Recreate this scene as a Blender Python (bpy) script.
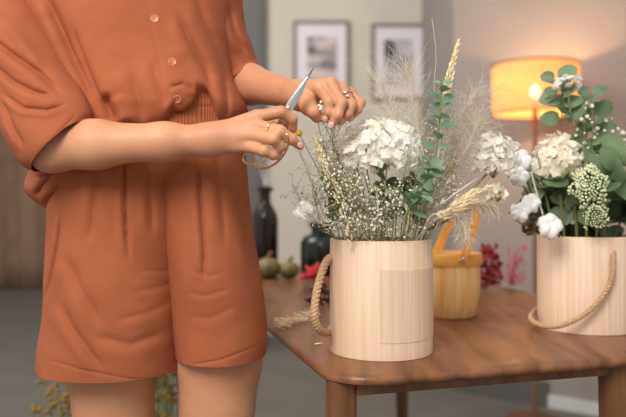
import bpy, math, random
import numpy as np
from mathutils import Vector, Matrix, noise
from mathutils.bvhtree import BVHTree
random.seed(7); rnd = random.Random(11)
SC = bpy.context.scene
for o in list(bpy.data.objects): bpy.data.objects.remove(o)
COL = SC.collection
F = 690.0
# ------------------------------------------------------------------ camera, world, light, exposure
cam = bpy.data.cameras.new('camera'); co = bpy.data.objects.new('camera', cam); COL.objects.link(co)
co.location = (0, 0, 1.0); co.rotation_euler = (math.pi/2, 0, 0)
cam.sensor_width = 36; cam.lens = F/626*36; cam.shift_y = -8.5/626
cam.dof.use_dof = True; cam.dof.focus_distance = 1.06; cam.dof.aperture_fstop = 2.8
cam.clip_start = .05
SC.camera = co
w = bpy.data.worlds.new('world'); SC.world = w; w.use_nodes = True
bg = w.node_tree.nodes['Background']; bg.inputs[0].default_value = (.98, .98, 1, 1); bg.inputs[1].default_value = .58
def area(name, loc, target, size, power, color):
    l = bpy.data.lights.new(name, 'AREA'); l.shape = 'RECTANGLE'; l.size, l.size_y = size; l.energy = power; l.color = color
    o = bpy.data.objects.new(name, l); COL.objects.link(o); o.location = loc
    o.rotation_euler = (Vector(target)-Vector(loc)).to_track_quat('-Z', 'Y').to_euler()
area('window_daylight', (-.75, -.9, 2.6), (.05, 1.2, .95), (1.1, 1.3), 72, (1, .97, .92))
area('back_wall_fill', (-1.6, 2.2, 2.9), (.6, 4.6, 1.2), (1.2, 1.4), 55, (1, .95, .9))  # added fill lamp that brightens the back walls; no window stands there
SC.view_settings.view_transform = 'Standard'; SC.view_settings.look = 'None'
SC.view_settings.gamma = 1; SC.view_settings.exposure = 0.12; SC.view_settings.use_curve_mapping = False

# ------------------------------------------------------------------ helpers
def P(px, py, Y): return Vector(((px-313)/F*Y, Y, 1+(200-py)/F*Y))
def T(px, py, z=.75):                      # point of a horizontal plane seen at a pixel
    Y = F*(1-z)/(py-200); return P(px, py, Y)
def s2l(c): return tuple((x/255/12.92 if x/255 <= .04045 else ((x/255+.055)/1.055)**2.4) for x in c)
def smooth(t): t = max(0, min(1, t)); return t*t*(3-2*t)

def mat(name, rgb, rough=.6, rgb2=None, scale=20, stretch=(1, 1, 1), bump=0, bscale=None, detail=4, metal=0, sheen=0,
        trans=0, sss=0, coat=0, contrast=(.35, .65), trn=0, rot=(0, 0, 0), ior=1.45, sssr=(1, .35, .2)):
    m = bpy.data.materials.new(name); m.use_nodes = True; nt = m.node_tree; N = nt.nodes; L = nt.links
    b = N['Principled BSDF']; c = s2l(rgb)+(1,)
    b.inputs['Base Color'].default_value = c; b.inputs['Roughness'].default_value = rough; b.inputs['Metallic'].default_value = metal
    b.inputs['IOR'].default_value = ior
    if trans: b.inputs['Transmission Weight'].default_value = trans
    if sheen: b.inputs['Sheen Weight'].default_value = sheen; b.inputs['Sheen Roughness'].default_value = .5
    if coat: b.inputs['Coat Weight'].default_value = coat; b.inputs['Coat Roughness'].default_value = .15
    if sss:
        b.inputs['Subsurface Weight'].default_value = sss; b.inputs['Subsurface Radius'].default_value = sssr; b.inputs['Subsurface Scale'].default_value = .012
    if rgb2 or bump:
        tc = N.new('ShaderNodeTexCoord'); mp = N.new('ShaderNodeMapping'); L.new(tc.outputs['Object'], mp.inputs[0])
        mp.inputs['Scale'].default_value = stretch; mp.inputs['Rotation'].default_value = rot
    if rgb2:
        n = N.new('ShaderNodeTexNoise'); n.inputs['Scale'].default_value = scale; n.inputs['Detail'].default_value = detail
        L.new(mp.outputs[0], n.inputs['Vector'])
        r = N.new('ShaderNodeValToRGB'); r.color_ramp.elements[0].position, r.color_ramp.elements[1].position = contrast
        r.color_ramp.elements[0].color = c; r.color_ramp.elements[1].color = s2l(rgb2)+(1,)
        L.new(n.outputs[0], r.inputs[0]); L.new(r.outputs[0], b.inputs['Base Color'])
    if bump:
        n2 = N.new('ShaderNodeTexNoise'); n2.inputs['Scale'].default_value = bscale or scale; n2.inputs['Detail'].default_value = 3
        L.new(mp.outputs[0], n2.inputs['Vector'])
        bp = N.new('ShaderNodeBump'); bp.inputs['Strength'].default_value = bump; bp.inputs['Distance'].default_value = .002
        L.new(n2.outputs[0], bp.inputs['Height']); L.new(bp.outputs[0], b.inputs['Normal'])
    if trn:
        t = N.new('ShaderNodeBsdfTranslucent'); mx = N.new('ShaderNodeMixShader'); mx.inputs[0].default_value = trn
        t.inputs[0].default_value = c
        if rgb2: L.new(r.outputs[0], t.inputs[0])
        L.new(b.outputs[0], mx.inputs[1]); L.new(t.outputs[0], mx.inputs[2])
        L.new(mx.outputs[0], N['Material Output'].inputs[0])
    return m

class MB:
    def __init__(s): s.v = []; s.f = []
    def add(s, vs, fs):
        n = len(s.v); s.v += [tuple(v) for v in vs]; s.f += [tuple(i+n for i in f) for f in fs]; return s
    def box(s, c, size, M=None):
        c = Vector(c); hx, hy, hz = [a/2 for a in size]
        vs = [Vector((x, y, z)) for x in (-hx, hx) for y in (-hy, hy) for z in (-hz, hz)]
        if M: vs = [M @ v for v in vs]
        return s.add([v+c for v in vs], [(0, 1, 3, 2), (4, 6, 7, 5), (0, 4, 5, 1), (2, 3, 7, 6), (0, 2, 6, 4), (1, 5, 7, 3)])
    def tube(s, pts, rad, n=8, cap=True, flat=1.0):
        pts = [Vector(p) for p in pts]; m = len(pts)
        if not hasattr(rad, '__len__'): rad = [rad]*m
        t0 = (pts[1]-pts[0]).normalized()
        a = Vector((0, 0, 1)) if abs(t0.z) < .9 else Vector((1, 0, 0))
        u = t0.cross(a).normalized(); vs = []; fs = []
        for i, p in enumerate(pts):
            t = (pts[min(i+1, m-1)]-pts[max(i-1, 0)])
            t = t.normalized() if t.length > 1e-9 else t0
            u = (u-t*u.dot(t)).normalized(); w_ = t.cross(u)
            for k in range(n):
                an = 2*math.pi*k/n; vs.append(p+(u*math.cos(an)+w_*math.sin(an)*flat)*rad[i])
        for i in range(m-1):
            for k in range(n):
                fs.append((i*n+k, i*n+(k+1) % n, (i+1)*n+(k+1) % n, (i+1)*n+k))
        if cap: fs.append(tuple(range(n-1, -1, -1))); fs.append(tuple(range((m-1)*n, m*n)))
        return s.add(vs, fs)
    def lathe(s, prof, c=(0, 0, 0), n=48, ribs=None):
        c = Vector(c); vs = []; fs = []; m = len(prof)
        for r, z in prof:
            for k in range(n):
                a = 2*math.pi*k/n; rr = r*(ribs(a, z) if ribs else 1)
                vs.append(c+Vector((rr*math.cos(a), rr*math.sin(a), z)))
        for i in range(m-1):
            for k in range(n): fs.append((i*n+k, i*n+(k+1) % n, (i+1)*n+(k+1) % n, (i+1)*n+k))
        return s.add(vs, fs)
    def ball(s, c, r, n=8, m=6, M=None):
        c = Vector(c); r = (r, r, r) if not hasattr(r, '__len__') else r
        vs = [Vector((0, 0, -r[2]))]; fs = []
        for i in range(1, m):
            ph = -math.pi/2+math.pi*i/m
            for k in range(n):
                a = 2*math.pi*k/n; vs.append(Vector((r[0]*math.cos(ph)*math.cos(a), r[1]*math.cos(ph)*math.sin(a), r[2]*math.sin(ph))))
        vs.append(Vector((0, 0, r[2])))
        for k in range(n): fs.append((0, 1+(k+1) % n, 1+k)); fs.append((len(vs)-1, 1+(m-2)*n+k, 1+(m-2)*n+(k+1) % n))
        for i in range(m-2):
            for k in range(n): fs.append((1+i*n+k, 1+i*n+(k+1) % n, 1+(i+1)*n+(k+1) % n, 1+(i+1)*n+k))
        if M: vs = [M @ v for v in vs]
        return s.add([v+c for v in vs], fs)
    def leaf(s, base, d, nrm, L, W, cup=.15, bend=.1, tip=.5, rows=5):
        """a thin leaf from base along d, face normal nrm"""
        d = Vector(d).normalized(); nrm = Vector(nrm); nrm = (nrm-d*nrm.dot(d)).normalized(); sd = d.cross(nrm); base = Vector(base)
        vs = []; fs = []
        for i in range(rows+1):
            t = i/rows; wd = W*.5*((math.sin(math.pi*min(1, t**(.5+tip*.5)*.97+.015)))**.75 if tip > .2 else max(.04, 1-abs(2*t**.85-1)**2.3)**.5)
            c = base+d*(L*t)-nrm*(bend*L*t*t)
            vs += [c-sd*wd+nrm*cup*wd, c, c+sd*wd+nrm*cup*wd]
        for i in range(rows):
            a = i*3; fs += [(a, a+1, a+4, a+3), (a+1, a+2, a+5, a+4)]
        return s.add(vs, fs)

class IB(MB): pass
ORI = {}
def link(o, parent=None):
    COL.objects.link(o)
    if parent: o.parent = parent
    return o
def thing(name, label, cat, loc=(0, 0, 0), group=None):
    o = bpy.data.objects.new(name, None); link(o); o.location = loc; ORI[o.name] = Vector(loc); o.empty_display_size = .05
    o['label'] = label; o['category'] = cat
    if group: o['group'] = group
    return o
def build(name, mb, m, parent=None, loc=None, sm=True, label=None, cat=None, group=None, kind=None):
    if mb.__class__.__name__ == 'IB': mb = inbox(mb)
    me = bpy.data.meshes.new(name)
    off = ORI[parent.name] if parent else Vector(loc or (0, 0, 0))
    vs = mb.v if isinstance(mb, MB) else mb[0]; fs = mb.f if isinstance(mb, MB) else mb[1]
    A = np.array(vs, dtype=np.float64)-np.array(off)
    me.from_pydata(A.tolist(), [], [tuple(map(int, f)) for f in fs]); me.materials.append(m)
    if sm:
        me.polygons.foreach_set('use_smooth', [True]*len(me.polygons))
        if sm != 'all':
            try: me.set_sharp_from_angle(angle=math.radians(42))
            except Exception: pass
    me.update()
    o = bpy.data.objects.new(name, me); link(o, parent)
    if not parent: o.location = off
    ORI[o.name] = Vector(off)
    if label: o['label'] = label
    if cat: o['category'] = cat
    if group: o['group'] = group
    if kind: o['kind'] = kind
    return o
def struct(name, mb, m, sm=False): return build(name, mb, m, sm=sm, kind='structure')
def bevel(o, wd, seg=2):
    b = o.modifiers.new('bevel', 'BEVEL'); b.width = wd; b.segments = seg; b.limit_method = 'ANGLE'; b.harden_normals = False
    return o
def spline(pts, n=24):
    pts = [Vector(p) for p in pts]; out = []
    q = [pts[0]*2-pts[1]]+pts+[pts[-1]*2-pts[-2]]
    m = len(pts)-1
    for i in range(n+1):
        t = i/n*m; k = min(int(t), m-1); u = t-k
        a, b, c, d = q[k], q[k+1], q[k+2], q[k+3]
        out.append(.5*((2*b)+(c-a)*u+(2*a-5*b+4*c-d)*u*u+(3*b-a-3*c+d)*u**3))
    return out

BL = Vector(((381-313)/F*1.15, 1.15, .75)); RL = .085
BR = Vector(((586-313)/F*1.36, 1.36, .75)); RR = .092
def inbox(mb):
    out = []
    for v in mb.v:
        x, y, z = v
        for c, R, top in ((BL, RL, BL.z+.186), (BR, RR, BR.z+.181)):
            d = math.hypot(x-c.x, y-c.y)
            if d < R*2.2 and z < top+.05:
                lim = R-.011+max(0, z-top)*2.2
                if d > lim and not (z < top-.02 and d > R*1.6): x = c.x+(x-c.x)*lim/d; y = c.y+(y-c.y)*lim/d
        out.append((x, y, z))
    mb.v = out; return mb
# ------------------------------------------------------------------ materials
M_wallA = mat('plaster_pale', (196, 188, 174), .9, (190, 182, 169), 3, bump=.1, bscale=60)
M_wallB = mat('plaster_darkened', (148, 139, 132), .9, (143, 134, 127), 3, bump=.1, bscale=60)  # colour darkened to offset the area light on it, so the lamp glow shows
M_floor = mat('floor_grey', (110, 105, 98), .6, (102, 97, 90), 4)
M_dark = mat('dark_trim', (92, 88, 84), .6)
M_base = mat('baseboard', (200, 198, 195), .6)
M_curtain = mat('curtain_brown', (160, 130, 108), .95, (148, 119, 98), 6)
M_table = mat('acacia_wood', (98, 60, 36), .42, (150, 98, 60), 7, (5, .6, 5), .25, 30, 6, rot=(0, 0, math.radians(-16)), contrast=(.3, .72), coat=.1)
M_leg = mat('acacia_leg', (98, 62, 38), .45, (130, 86, 54), 8, (5, 5, .5), .2, 30, 6)
M_box = mat('bamboo_veneer', (214, 180, 148), .55, (231, 203, 174), 70, (3, 3, .06), .3, 60, 3, contrast=(.3, .7))
M_panel = mat('bamboo_panel', (204, 163, 129), .55, (223, 190, 159), 50, (3, 3, .06), .3, 60, 3, contrast=(.3, .7))
M_rope = mat('jute_rope', (176, 138, 96), .9, (206, 172, 130), 300, bump=.6, bscale=500)
M_basket = mat('basket_wood', (238, 178, 100), .4, (252, 214, 146), 14, (4, 4, .5), .2, 40, 5, contrast=(.3, .7), coat=.3)
M_bhandle = mat('basket_handle', (236, 158, 60), .4, (244, 178, 80), 14, coat=.3)
M_metal = mat('steel', (190, 190, 192), .22, metal=1)
M_gold = mat('gold', (246, 212, 140), .28, metal=1)
M_silver = mat('silver', (215, 212, 205), .2, metal=1)
M_skin = mat('skin', (210, 153, 113), .52, (194, 132, 96), 18, bump=.15, bscale=260, sss=.25, contrast=(.3, .75))
M_nail = mat('nail', (242, 188, 178), .25, coat=.5)
M_cloth = mat('terracotta_linen', (168, 92, 55), .92, (158, 84, 49), 14, bump=.35, bscale=900)
M_button = mat('button', (196, 128, 92), .35)
M_thread = mat('stitch', (184, 92, 56), .9)
M_petal = mat('petal_cream', (255, 250, 238), .8, (255, 255, 252), 30, trn=.5)
M_petal2 = mat('petal_ivory', (252, 242, 220), .8, (255, 250, 238), 30, trn=.4)
M_bud = mat('gyp_white', (246, 240, 224), .8, trn=.15)
M_gstem = mat('gyp_stem', (150, 142, 96), .8)
M_stem = mat('green_stem', (120, 124, 70), .8)
M_euc = mat('eucalyptus', (98, 126, 98), .6, (142, 168, 138), 25, trn=.15, contrast=(.3, .7))
M_euc2 = mat('populus_leaf', (74, 100, 62), .5, (142, 160, 122), 12, trn=.18, contrast=(.3, .7))
M_euc3 = mat('dark_leaf', (68, 88, 52), .55, (98, 118, 78), 22, trn=.15)
M_wheat = mat('wheat', (232, 208, 160), .8, (246, 228, 190), 80)
M_hair = mat('feather_grass', (232, 222, 202), .8, trn=.3)
M_pampas = mat('pampas', (236, 222, 198), .9, trn=.3)
M_cotton = mat('cotton', (252, 250, 246), .95, bump=.8, bscale=160, trn=.2)
M_husk = mat('husk', (112, 72, 48), .8)
M_silst = mat('silver_stem', (214, 208, 200), .7)
M_umbel = mat('umbel_green', (206, 216, 160), .8, (232, 236, 200), 90)
M_bottle = mat('brown_glass', (30, 18, 13), .22, coat=.1)
M_jar = mat('green_glass', (20, 28, 18), .22, coat=.1)
M_pump = mat('gourd', (140, 126, 74), .5, (98, 92, 48), 25, (1, 1, 1))
M_pumps = mat('gourd_stem', (140, 116, 70), .8)
M_coral = mat('coral_flower', (238, 104, 112), .8, trn=.2)
M_wine = mat('wine_flower', (132, 34, 46), .8, (160, 56, 58), 60, trn=.1)
M_pink = mat('pink_spray', (206, 88, 110), .8, trn=.15)
M_pod = mat('dark_pod', (58, 36, 28), .8)
M_frame = mat('picture_frame', (128, 112, 108), .5)
M_matte = mat('picture_mat', (214, 208, 212), .9)
M_yellow = mat('yellow_bloom', (240, 186, 30), .8)
M_dry = mat('dried_floor', (128, 112, 50), .9, (150, 108, 50), 30)
M_hairp = mat('brown_hair', (70, 44, 30), .6)
M_vase = mat('floor_basket', (120, 96, 70), .9)

# ------------------------------------------------------------------ setting
struct('floor', MB().box((0, 4.5, -.05), (12, 13, .1)), M_floor)
struct('wall_back', MB().box(((-.35+1.05)/2, 4.82, 1.45), (1.40, .12, 2.9)), M_wallA)
wb0, wb1 = Vector((.741, 3.64, 0)), Vector((2.50, 2.32, 0)); dB = (wb1-wb0); LB = dB.length
RB = Matrix.Rotation(math.atan2(dB.y, dB.x), 4, 'Z'); nB = Vector((-dB.y, dB.x, 0)).normalized()
if nB.x < 0: nB = -nB
struct('wall_right', MB().box((wb0+wb1)/2+nB*.06+Vector((0, 0, 1.45)), (LB, .12, 2.9), RB), M_wallB)
struct('baseboard_back', MB().box((.305, 4.75, .035), (1.29, .02, .07)), M_dark)
dd = dB.normalized(); k0 = .50
struct('baseboard_right', MB().box(wb0+dd*(k0+(LB-k0)/2)-nB*.008+Vector((0, 0, .03)), (LB-k0, .014, .06), RB), M_base)
struct('wall_foot_cover', MB().box(wb0+dd*(k0/2)-nB*.009+Vector((0, 0, .06)), (k0, .016, .12), RB), M_dark)  # added floor-toned strip hiding the pale wall foot under the table
struct('wall_side', MB().box((.741+.06, (3.64+4.76)/2+.06, 1.45), (.10, 1.14, 2.9)), M_wallB)
struct('wall_left', MB().box((-3.5, 7.95, 1.9), (9, .1, 3.8)), M_curtain)
mb = MB(); mb.box((-.43, 4.80, 1.45), (.16, .18, 2.9)); mb.box((-.335, 4.74, 1.45), (.03, .04, 2.9))
struct('trim_1', mb, M_dark)
# curtain
mb = MB(); nx, nz = 260, 10; vs = []; fs = []
for i in range(nx+1):
    x = -4.6+3.6*i/nx
    for j in range(nz+1):
        z = .01+3.5*j/nz
        vs.append((x, 7.78+.06*math.sin(x*22+.6*math.sin(x*5))+.02*math.sin(x*47+z), z))
for i in range(nx):
    for j in range(nz): a = i*(nz+1)+j; fs.append((a, a+nz+1, a+nz+2, a+1))
mb.add(vs, fs)
cu = build('curtain', mb, M_curtain, loc=(-2.8, 7.78, .01), label='brown floor-length curtain hanging far behind the person', cat='curtain')
cu.modifiers.new('s', 'SOLIDIFY').thickness = .004

# picture frames -------------------------------------------------
def picture(x0, x1, y0, y1, ix0, ix1, iy0, iy1, seed, label, tint):
    Y = 4.755; a = P(x0, y0, Y); b = P(x1, y1, Y); c = (a+b)/2; W = b.x-a.x; H = a.z-b.z; t = .022
    r = thing('picture_frame', label, 'picture', (c.x, Y, c.z))
    m = MB(); yy = Y-.012
    m.box((c.x, yy, a.z-t/2), (W, .024, t)); m.box((c.x, yy, b.z+t/2), (W, .024, t))
    m.box((a.x+t/2, yy, c.z), (t, .024, H-2*t)); m.box((b.x-t/2, yy, c.z), (t, .024, H-2*t))
    build('frame', m, M_frame, r, sm=False)
    build('mat_board', MB().box((c.x, Y-.006, c.z), (W-2*t, .008, H-2*t)), M_matte, r, sm=False)
    p = P(ix0, iy0, Y); q = P(ix1, iy1, Y)
    pm = bpy.data.materials.new('photo_print'); pm.use_nodes = True; N = pm.node_tree.nodes; L = pm.node_tree.links
    n = N.new('ShaderNodeTexNoise'); tc = N.new('ShaderNodeTexCoord'); mp = N.new('ShaderNodeMapping')
    mp.inputs['Location'].default_value = (seed, seed, 0); mp.inputs['Scale'].default_value = (1, 1, 1.6)
    L.new(tc.outputs['Object'], mp.inputs[0]); L.new(mp.outputs[0], n.inputs['Vector']); n.inputs['Scale'].default_value = 6
    rp = N.new('ShaderNodeValToRGB'); e = rp.color_ramp.elements; e[0].position = .38; e[1].position = .62
    e[0].color = s2l((66, 60, 66))+(1,); e[1].color = s2l(tint)+(1,)
    L.new(n.outputs[0], rp.inputs[0]); L.new(rp.outputs[0], N['Principled BSDF'].inputs['Base Color'])
    build('print', MB().box(((p.x+q.x)/2, Y-.0105, (p.z+q.z)/2), (q.x-p.x, .002, p.z-q.z)), pm, r, sm=False)
picture(293, 349, 21, 103, 307, 337, 37, 86, 1.3, 'left of the two framed prints on the pale wall, behind the hands', (196, 180, 176))
picture(371, 425, 24, 100, 384, 412, 40, 86, 4.1, 'right of the two framed prints on the pale wall, darker abstract print', (176, 168, 176))

# floor lamp -------------------------------------------------
LY = 3.1; lc = P(535, 200, LY)
lamp = thing('floor_lamp', 'lit floor lamp with a wide amber drum shade near the grey wall', 'lamp', (lc.x, LY, 0))
build('base', MB().lathe([(0, 0), (.13, 0), (.13, .015), (.03, .03), (0, .03)], (lc.x, LY, 0)), M_husk, lamp)
build('pole', MB().tube([(lc.x, LY, .02), (lc.x, LY, 1.44)], .011, 12), mat('lamp_pole', (128, 88, 70), .5), lamp)
ms = bpy.data.materials.new('woven_shade'); ms.use_nodes = True; N = ms.node_tree.nodes; L = ms.node_tree.links
N.remove(N['Principled BSDF']); df = N.new('ShaderNodeBsdfDiffuse'); tr = N.new('ShaderNodeBsdfTranslucent'); mx = N.new('ShaderNodeMixShader')
df.inputs[0].default_value = s2l((214, 168, 116))+(1,); mx.inputs[0].default_value = .17
wv = N.new('ShaderNodeTexWave'); wv.bands_direction = 'Z'; wv.inputs['Scale'].default_value = 30; wv.inputs['Distortion'].default_value = .4
tc = N.new('ShaderNodeTexCoord'); L.new(tc.outputs['Object'], wv.inputs['Vector'])
rp = N.new('ShaderNodeValToRGB'); rp.color_ramp.elements[0].color = s2l((228, 156, 82))+(1,); rp.color_ramp.elements[1].color = s2l((240, 182, 112))+(1,)
L.new(wv.outputs[0], rp.inputs[0]); L.new(rp.outputs[0], tr.inputs[0]); L.new(df.outputs[0], mx.inputs[1]); L.new(tr.outputs[0], mx.inputs[2])
tp = N.new('ShaderNodeBsdfTransparent'); mx2 = N.new('ShaderNodeMixShader'); mx2.inputs[0].default_value = .07
L.new(mx.outputs[0], mx2.inputs[1]); L.new(tp.outputs[0], mx2.inputs[2]); L.new(mx2.outputs[0], N['Material Output'].inputs[0])
zt, zb, rs = P(0, 66, LY).z, P(0, 114, LY).z, .188
sh = build('lamp_shade', MB().lathe([(rs, zb), (rs, zt)], (lc.x, LY, 0), 64), ms, lamp, sm='all')
for z in (zb, zt):
    m = MB(); m.tube([(lc.x+rs*math.cos(a*math.pi/24), LY+rs*math.sin(a*math.pi/24), z) for a in range(49)], .004, 6)
    build('shade_rim', m, M_husk, lamp)
mbul = bpy.data.materials.new('bulb_glow'); mbul.use_nodes = True; b_ = mbul.node_tree.nodes['Principled BSDF']
b_.inputs['Emission Color'].default_value = (1, .72, .45, 1); b_.inputs['Emission Strength'].default_value = 22
build('bulb', MB().ball((lc.x, LY, P(0, 88, LY).z-.020), (.022, .022, .027), 16, 12), mbul, lamp)
pl = bpy.data.lights.new('bulb_light', 'POINT'); pl.energy = 10; pl.color = (1, .58, .28); pl.shadow_soft_size = .02
po = bpy.data.objects.new('bulb_light', pl); COL.objects.link(po); po.location = (lc.x, LY, P(0, 88, LY).z+.022)

# ------------------------------------------------------------------ table
A0 = Vector((.0476-.019, .967-.005, 0)); U = Vector((.962, .273, 0)); V_ = Vector((-.273, .962, 0))
def TB(u, v, z=0): return A0+U*u+V_*v+Vector((0, 0, z))
table = thing('wooden_table', 'brown wooden table with rounded corners carrying the flower boxes', 'table', TB(.3, .8))
WT, LT, rc = .794, 1.62, .075
out = []
for cu_, cv_, a0 in ((WT-rc, rc, -90), (WT-rc, LT-rc, 0), (rc, LT-rc, 90), (rc, rc, 180)):
    for k in range(9):
        a = math.radians(a0+90*k/8); out.append((cu_+rc*math.cos(a), cv_+rc*math.sin(a)))
def slab(outl, zs):
    n = len(outl); vs = []; fs = []; cx, cy = WT/2, LT/2
    for z, ins in zs:
        for (u, v) in outl:
            d = Vector((u-cx, v-cy)); uu = u-ins*(1 if u > cx else -1); vv = v-ins*(1 if v > cy else -1)
            vs.append(TB(uu, vv, z))
    for i in range(len(zs)-1):
        for k in range(n): fs.append((i*n+k, i*n+(k+1) % n, (i+1)*n+(k+1) % n, (i+1)*n+k))
    fs.append(tuple(range(n-1, -1, -1))); fs.append(tuple(range((len(zs)-1)*n, len(zs)*n)))
    return MB().add(vs, fs)
build('tabletop', slab(out, [(.733, .006), (.737, .001), (.742, 0), (.746, .001), (.749, .004), (.75, .008)]), M_table, table)
legs = [(.030, .056, -.006, -.0), (.500, .045, .01, 0), (.60, 1.17, .01, .01), (.045, 1.17, -.01, .01)]
MU = Matrix.Rotation(math.atan2(U.y, U.x), 4, 'Z')
for (u, v, su, sv) in legs:
    vs = []; fs = []; n = 24
    for z, r in ((.735, .021), (.66, .021), (.3, .017), (0, .012)):
        t = 1-z/.735; c = TB(u+su*t*1.5, v+sv*t*1.5, z)
        for k in range(n):
            a = 2*math.pi*k/n; e = .55
            x = math.copysign(abs(math.cos(a))**e, math.cos(a))*r; y = math.copysign(abs(math.sin(a))**e, math.sin(a))*r
            vs.append(c+U*x+V_*y)
    for i in range(3):
        for k in range(n): fs.append((i*n+k, (i)*n+(k+1) % n, (i+1)*n+(k+1) % n, (i+1)*n+k))
    fs += [tuple(range(n)), tuple(range(3*n, 4*n))]
    build('leg', MB().add(vs, fs), M_leg, table)
def apron(p, q):
    a, b = TB(*p), TB(*q); d = b-a
    M = Matrix.Rotation(math.atan2(d.y, d.x), 4, 'Z')
    bevel(build('apron', MB().box((a+b)/2+Vector((0, 0, .7235)), (d.length, .016, .019), M), M_leg, table, sm=False), .002)
apron((.046, .040), (.485, .040)); apron((.038, .06), (.038, 1.15)); apron((.06, 1.17), (.588, 1.17)); apron((.51, .06), (.60, 1.15))

# ------------------------------------------------------------------ wooden boxes
def rope(mb, path, R=.0042, tw=9, n=160, strands=3):
    pts = spline(path, n); L = sum((pts[i+1]-pts[i]).length for i in range(n)); 
    fr = []; t0 = (pts[1]-pts[0]).normalized(); u = t0.cross(Vector((.3, .2, 1))).normalized()
    for i, p in enumerate(pts):
        t = (pts[min(i+1, n)]-pts[max(i-1, 0)]).normalized(); u = (u-t*u.dot(t)).normalized(); fr.append((p, u, t.cross(u)))
    for s_ in range(strands):
        q = []
        for i, (p, u, w_) in enumerate(fr):
            a = 2*math.pi*(s_/strands+L*i/n/(R*5.5)); q.append(p+(u*math.cos(a)+w_*math.sin(a))*R*.62)
        mb.tube(q, R*.56, 8)
    return mb
def flower_box(label, c, r, h, a0, a1, pz, hpath, rope_r=.0046):
    b = thing('flower_box', label, 'flower box', c)
    body = MB().lathe([(0, 0), (r-.001, 0), (r, .001), (r, h-.0015), (r-.0012, h), (r-.005, h), (r-.0055, h-.002), (r-.0055, .006), (0, .006)], c, 128)
    build('body', body, M_box, b)
    vs = []; fs = []; n = 40
    for i in range(n+1):
        a = math.radians(a0+(a1-a0)*i/n)
        for rr, z in ((r, pz[0]), (r+.0009, pz[0]+.0004), (r+.0009, pz[1]-.0004), (r, pz[1])):
            vs.append(Vector(c)+Vector((rr*math.cos(a), rr*math.sin(a), z)))
    for i in range(n):
        for k in range(3): q = i*4+k; fs.append((q+1, q+5, q+4, q))
    fs += [(0, 1, 2, 3), (n*4+3, n*4+2, n*4+1, n*4)]
    if a0 != a1: build('veneer_panel', MB().add(vs, fs), M_box, b)
    build('rope_handle', rope(MB(), hpath, rope_r), M_rope, b, sm='all')
    return b
BL = Vector(((381-313)/F*1.15, 1.15, .75)); RL = .085
BR = Vector(((586-313)/F*1.36, 1.36, .75)); RR = .092
flower_box('pale bamboo flower box at the front table corner, coil of rope on its left side', BL, RL, .186, -97, -10, (.028, .142),
    [P(333, 256, 1.135), P(326, 262, 1.12), P(319, 282, 1.09), P(315, 303, 1.07), P(315, 320, 1.07), P(321, 331, 1.09), P(330, 332, 1.15), P(337, 326, 1.22), BL+Vector((0, RL+.008, .03)), BL+Vector((.03, RL-.006, .1))], .0058)
flower_box('pale bamboo flower box at the right edge, rope draped across its front', BR, RR, .181, 0, 0, (.03, .14),
    [P(613, 250, 1.275), P(613, 262, 1.262), P(611, 280, 1.257), P(600, 300, 1.252), P(582, 316, 1.251), P(562, 325, 1.252), P(545, 326, 1.262), P(533, 321, 1.30), P(532, 314, 1.37), P(545, 304, 1.46), BR+Vector((0, RR+.01, .05)), BR+Vector((.02, RR-.004, .12))])

# ------------------------------------------------------------------ basket
bc = Vector(((448-313)/F*1.50, 1.50, .75)); r0 = .073; hb = .134
bk = thing('wooden_basket', 'small honey-coloured stave basket with swing handle behind the left box', 'basket', bc)
ns = 16
def ribs(a, z): return 1-.035*(abs(math.sin(a*ns/2)) < .16)
prof = [(0, 0), (.056, 0), (.060, .004), (.066, .035), (.069, .075), (.067, hb-.015), (.064, hb), (.058, hb), (.060, .08), (.055, .01), (0, .01)]
build('staves', MB().lathe(prof, bc, 192, ribs), M_basket, bk)
build('rim', MB().lathe([(.066, hb-.022), (.072, hb-.022), (.0735, hb-.018), (.0735, hb-.002), (.072, hb+.002), (.066, hb+.002), (.066, hb-.022)], bc, 96), M_bhandle, bk)
fa = Vector((math.cos(math.radians(-80)), math.sin(math.radians(-80)), 0))
ap = (Vector((.045, .0, .115))).normalized(); hp = []
for k in range(25):
    a = math.pi*k/24; hp.append(bc+Vector((0, 0, hb-.012))+fa*(.079*math.cos(a))+ap*(.14*math.sin(a)**.8))
wdir = (ap.cross(fa)).normalized(); vs = []; fs = []
for i, p in enumerate(hp):
    t = (hp[min(i+1, 24)]-hp[max(i-1, 0)]).normalized(); nn = t.cross(wdir).normalized()
    for sx, sn in ((-1, -1), (1, -1), (1, 1), (-1, 1)): vs.append(p+wdir*(.0095*sx)+nn*(.0018*sn))
for i in range(24):
    for k in range(4): fs.append((i*4+k, i*4+(k+1) % 4, i*4+4+(k+1) % 4, i*4+4+k))
fs += [(0, 1, 2, 3), (99, 98, 97, 96)]
bevel(build('handle', MB().add(vs, fs), M_bhandle, bk, sm=False), .001)
for k in (0, 24):
    s_ = 1 if k == 0 else -1
    build('rivet', MB().ball(hp[k]+ap*.006+fa*.003*s_, (.0045, .0035, .0045), 12, 8), M_metal, bk)

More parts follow.
